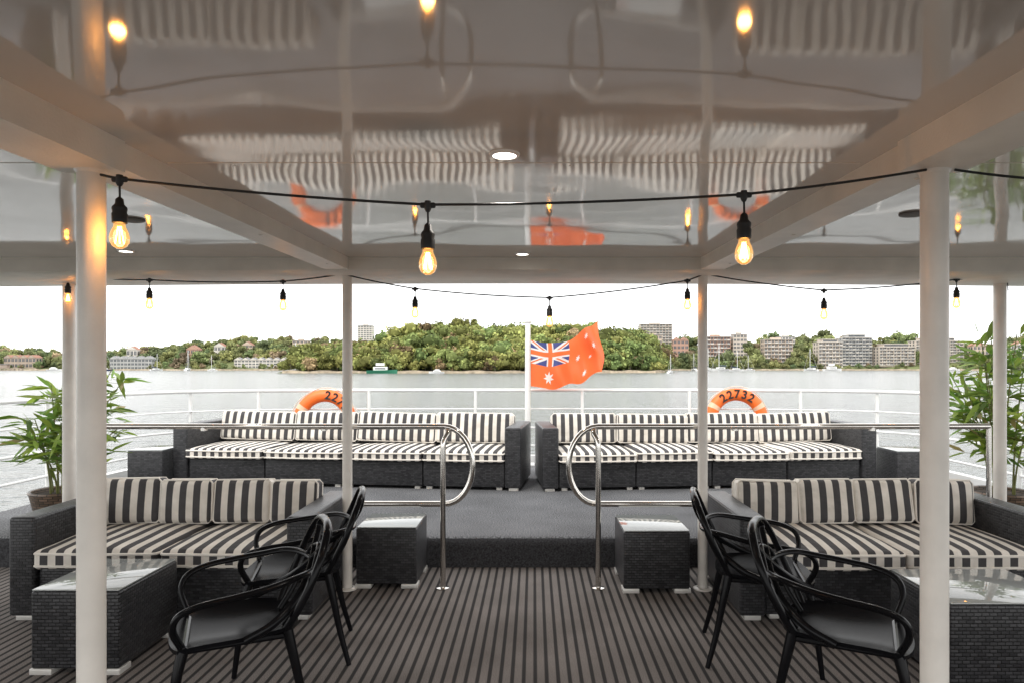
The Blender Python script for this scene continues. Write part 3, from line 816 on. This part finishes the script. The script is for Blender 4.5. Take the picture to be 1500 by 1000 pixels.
# ------------------------------------------------------------------ distant trees
def cube_sphere(n=3):
    vs=[];fs=[]
    for ax in range(3):
        for sg in (-1,1):
            o=len(vs)
            for i in range(n+1):
                for j in range(n+1):
                    p=[0,0,0];p[ax]=sg;p[(ax+1)%3]=-1+2*i/n;p[(ax+2)%3]=-1+2*j/n
                    v=Vector(p).normalized(); vs.append(tuple(v))
            for i in range(n):
                for j in range(n):
                    q=[o+i*(n+1)+j,o+(i+1)*(n+1)+j,o+(i+1)*(n+1)+j+1,o+i*(n+1)+j+1]
                    if sg<0:q.reverse()
                    fs.append(q)
    return np.array(vs),np.array(fs)
CSV,CSF=cube_sphere(2)
def tree_proto(rng,slim=1.0):
    V=[];F=[];C=[];o=0
    nl=rng.integers(9,14); lobes=[]
    for i in range(nl):
        a=rng.uniform(0,2*np.pi); rr=rng.uniform(0.1,0.60)*slim; z=rng.uniform(0.34,0.92)
        lobes.append((rr*np.cos(a),rr*np.sin(a),z,rng.uniform(0.13,0.28)*(1.2-0.5*abs(z-0.6))))
    for (x,y,z,r) in lobes:
        sh=rng.uniform(0.8,1.2)
        cv=CSV*np.array([r,r,r*0.7])*(0.76+0.2*rng.random((len(CSV),1)))+np.array([x,y,z])
        V.append(cv);F.append(CSF+o);o+=len(cv);C.append(np.full(len(CSF),0.6*sh))
        n=32
        d=rng.normal(size=(n,3)); d/=np.linalg.norm(d,axis=1)[:,None]
        c=d*np.array([r,r,r*0.75])*rng.uniform(0.8,1.35,(n,1))+np.array([x,y,z])
        s=rng.uniform(0.03,0.085,(n,1))
        t=rng.normal(size=(n,3)); t/=np.linalg.norm(t,axis=1)[:,None]
        u=np.cross(d+0.6*t,t[::-1]); u/=np.linalg.norm(u,axis=1)[:,None]; w=np.cross(u,d+0.4*t); w/=np.linalg.norm(w,axis=1)[:,None]
        q=np.stack([c-u*s,c-w*s*0.7,c+u*s,c+w*s*0.7],1).reshape(-1,3)
        V.append(q);F.append(np.arange(4*n).reshape(n,4)+o);o+=4*n;C.append(sh*rng.uniform(0.75,1.35,n))
    for (x0,y0,z0,x1,y1,z1,r) in [(0,0,-0.1,0,0,0.55,0.03)]+[(0,0,0.3,l[0],l[1],l[2],0.014) for l in lobes[:4]]:
        q=np.array([[x0-r,y0,z0],[x0+r,y0,z0],[x1+r*.5,y1,z1],[x1-r*.5,y1,z1],[x0,y0-r,z0],[x0,y0+r,z0],[x1,y1+r*.5,z1],[x1,y1-r*.5,z1]])
        V.append(q);F.append(np.array([[0,1,2,3],[4,5,6,7]])+o);o+=8;C.append(np.array([-1.0,-1.0]))
    return np.concatenate(V),np.concatenate(F),np.concatenate(C)
rng=np.random.default_rng(11)
protos=[tree_proto(rng) for _ in range(10)]+[tree_proto(rng,0.55) for _ in range(4)]
pts=[]
def try_add(x,y,h,mind):
    for (bx,by,bw,bd,clear) in blds:
        if abs(x-bx)<bw/2+2 and y<by+bd+3 and y>by-3: return
        if abs(x-bx*y/by)<bw/2+2 and by-60<y<=by-3:
            if clear:
                if h>7: h=rng.uniform(4,8)
                if rng.random()<0.45: return
            elif y>by-35: h*=0.6
    for (px,py,ph,pr) in pts[-300:]:
        if (px-x)**2+(py-y)**2<(mind)**2: return
    pts.append((x,y,h,0))
for _ in range(1900):
    x=rng.uniform(-215,150); d=rng.uniform(2,135)**1.0; y=float(shore(x))+d
    if head(x)<0.2: continue
    edge=min(1,max(0.0,(x+205)/90)); 
    h=rng.uniform(9,20)*(0.7+0.3*edge)
    if d<14: h*=0.75
    if rng.random()<0.06: h*=1.25
    try_add(x,y,h,6.2)
for _ in range(1700):
    x=rng.uniform(-760,-140); d=rng.uniform(0,1)**0.9*130+4; y=float(shore(x))+d
    if y<700: continue
    h=rng.uniform(10,20)*(0.55 if d<35 else 1)
    if d<30 and rng.random()<0.4: continue
    try_add(x,y,h,9)
for _ in range(1900):
    x=rng.uniform(100,800); d=rng.uniform(0,1)**0.9*140+4; y=float(shore(x))+d
    if y<700: continue
    h=rng.uniform(10,20)*(0.6 if d<30 else 1)
    if rng.random()<0.05: h=26
    try_add(x,y,h,9)
VV=[];FF=[];CC=[];o=0
for (x,y,h,_) in pts:
    V,F,C=protos[rng.integers(0,len(protos))]
    a=rng.uniform(0,6.28); ca_,sa=np.cos(a),np.sin(a); wd=h*rng.uniform(0.7,1.1)
    P=V.copy(); P[:,0],P[:,1]=(V[:,0]*ca_-V[:,1]*sa)*wd,(V[:,0]*sa+V[:,1]*ca_)*wd; P[:,2]=V[:,2]*h*1.08
    P+=np.array([x,y,float(land(np.array(x),np.array(y)))-0.3-h*0.12])
    g=rng.uniform(0.6,1.35); t=rng.uniform(0,1)
    base=np.array([0.155+0.15*t,0.215+0.085*t,0.075+0.02*t])*g
    if rng.random()<0.08: base=np.array([0.30,0.22,0.12])*g
    if y>700: base=base*0.85+np.array([0.025,0.030,0.035])  # distance haze mixed into the colour of the far trees
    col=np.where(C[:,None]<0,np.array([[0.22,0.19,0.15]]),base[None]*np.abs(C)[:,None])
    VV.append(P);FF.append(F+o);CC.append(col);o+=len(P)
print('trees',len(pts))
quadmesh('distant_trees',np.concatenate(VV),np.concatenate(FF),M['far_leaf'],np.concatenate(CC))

# ------------------------------------------------------------------ boats
M['bhull']=simple('gelcoat_white',(0.8,0.8,0.78),0.3,var=0.03)
M['bgreen']=simple('green_hull',(0.04,0.22,0.13),0.4)
M['bnavy']=simple('navy_hull',(0.03,0.05,0.12),0.4)
def sailboat(name,x,y,L_,rz,hull='bhull',mast=True,cabin=1.0):
    b=B(); n=12; vs=[];fs=[]
    for i in range(n+1):
        t=i/n; w=0.16*L_*math.sin(math.pi*min(1,(0.25+0.75*t)))**0.7 if t<1 else 0.0; xx=-L_/2+L_*t
        zt=0.10*L_+0.03*L_*t*t
        vs+=[(xx,-w,zt),(xx+0.0,-w*0.6,-0.1),(xx,w*0.6,-0.1),(xx,w,zt)]
    for i in range(n):
        for j in range(4): fs.append((4*i+j,4*i+(j+1)%4,4*i+4+(j+1)%4,4*i+4+j))
    fs.append((0,1,2,3)); b.add(vs,fs,hull)
    b.rbox(-L_*0.28,L_*0.18,-L_*0.09,L_*0.09,0.10*L_,0.10*L_+0.09*L_*cabin,'bhull',0.2,2)
    b.box(-L_*0.22,L_*0.12,-L_*0.092,L_*0.092,0.10*L_+0.03*L_*cabin,0.10*L_+0.06*L_*cabin,'glassdark')
    if mast:
        b.tube([(L_*0.05,0,0.1*L_),(L_*0.05,0,1.35*L_)],0.016*L_,'bhull',6)
        b.tube([(L_*0.05,0,0.27*L_),(-L_*0.38,0,0.26*L_)],0.022*L_,'bnavy',6)
        b.tube([(L_*0.05,0,1.3*L_),(L_*0.49,0,0.14*L_)],0.004*L_,'bhull',4)
        b.tube([(L_*0.05,0,1.3*L_),(-L_*0.49,0,0.12*L_)],0.003*L_,'bhull',4)
    else:
        b.rbox(-L_*0.2,L_*0.08,-L_*0.07,L_*0.07,0.19*L_*cabin,0.26*L_*cabin,'bhull',0.15,2)
    b.obj(name,(x,y,WZ),rz)
sailboat('sailboat',-255,728,22,R(20)); sailboat('sailboat',-330,700,12,R(160)); sailboat('sailboat',-420,760,14,R(60))
sailboat('sailboat',-243,760,14,R(10)); sailboat('sailboat',-440,700,15,R(30),'bnavy'); sailboat('sailboat',-370,730,16,R(100))
sailboat('sailboat',178,700,17,R(20)); sailboat('sailboat',194,712,20,R(200)); sailboat('sailboat',162,690,13,R(100)); sailboat('sailboat',284,700,17,R(120))
sailboat('sailboat',205,690,15,R(10)); sailboat('sailboat',500,720,14,R(60)); sailboat('sailboat',222,705,12,R(150))
sailboat('motor_cruiser',302,690,20,R(10),mast=False,cabin=1.4); sailboat('motor_cruiser',-96,432,19,R(5),'bgreen',mast=False,cabin=1.3)
sailboat('motor_cruiser',-62,434,10,R(170),mast=False); sailboat('sailboat',88,440,9,R(60),mast=True); sailboat('motor_cruiser',30,436,9,R(10),mast=False)
sailboat('motor_cruiser',455,740,15,R(10),mast=False); sailboat('motor_cruiser',-520,740,15,R(10),mast=False)
b=B()
for i in range(14): 
    for y in (0,5): b.tube([(i*5,y,-2),(i*5,y,3.0)],0.3,'w2',6)
b.box(-1,67,-1,6,2.2,2.8,'w2'); b.rbox(10,50,0,5,3,7,'w2',0.1); b.box(8,52,-1,6,7,7.5,'roofg')
b.obj('timber_jetty',(-660,790,WZ))

# ------------------------------------------------------------------ world + sun + camera
w=bpy.data.worlds.new('World'); scene.world=w; w.use_nodes=True; nt=w.node_tree; L=nt.links.new
bg=nt.nodes['Background']; sky=N(nt,'ShaderNodeTexSky'); sky.sky_type='NISHITA'; sky.sun_disc=False
EL,AZ=R(48),R(205)
sky.sun_elevation=EL; sky.sun_rotation=AZ
tc=N(nt,'ShaderNodeTexCoord'); mp=N(nt,'ShaderNodeMapping'); mp.inputs['Scale'].default_value=(1,1,3.5); L(tc.outputs['Generated'],mp.inputs['Vector'])
n=N(nt,'ShaderNodeTexNoise'); n.inputs['Scale'].default_value=2.6; n.inputs['Detail'].default_value=4; n.inputs['Roughness'].default_value=0.55
L(mp.outputs[0],n.inputs['Vector'])
cl=ramp(nt,[(0.35,(15.5,15.7,15.9)),(0.62,(20.5,20.3,20.0))]); L(n.outputs['Fac'],cl.inputs['Fac'])
mx=N(nt,'ShaderNodeMix',data_type='RGBA'); mx.inputs[0].default_value=0.9
L(sky.outputs[0],mx.inputs[6]); L(cl.outputs['Color'],mx.inputs[7]); L(mx.outputs[2],bg.inputs[0]); bg.inputs[1].default_value=0.125
sd=bpy.data.lights.new('sun','SUN'); sd.energy=1.5; sd.angle=R(12); sd.color=(1,0.96,0.9)
so=bpy.data.objects.new('sun',sd); scene.collection.objects.link(so)
dirv=Vector((math.sin(AZ)*math.cos(EL),math.cos(AZ)*math.cos(EL),math.sin(EL)))
so.rotation_euler=(dirv).to_track_quat('Z','Y').to_euler(); so.location=(0,0,30)
cam=bpy.data.cameras.new('camera'); co=bpy.data.objects.new('camera',cam); scene.collection.objects.link(co)
co.location=(0,0,1.51); co.rotation_euler=(R(90),0,0); cam.lens=24; cam.sensor_width=36
cam.shift_x=-0.0213; cam.shift_y=0.0247; cam.clip_start=0.05; cam.clip_end=20000
scene.camera=co
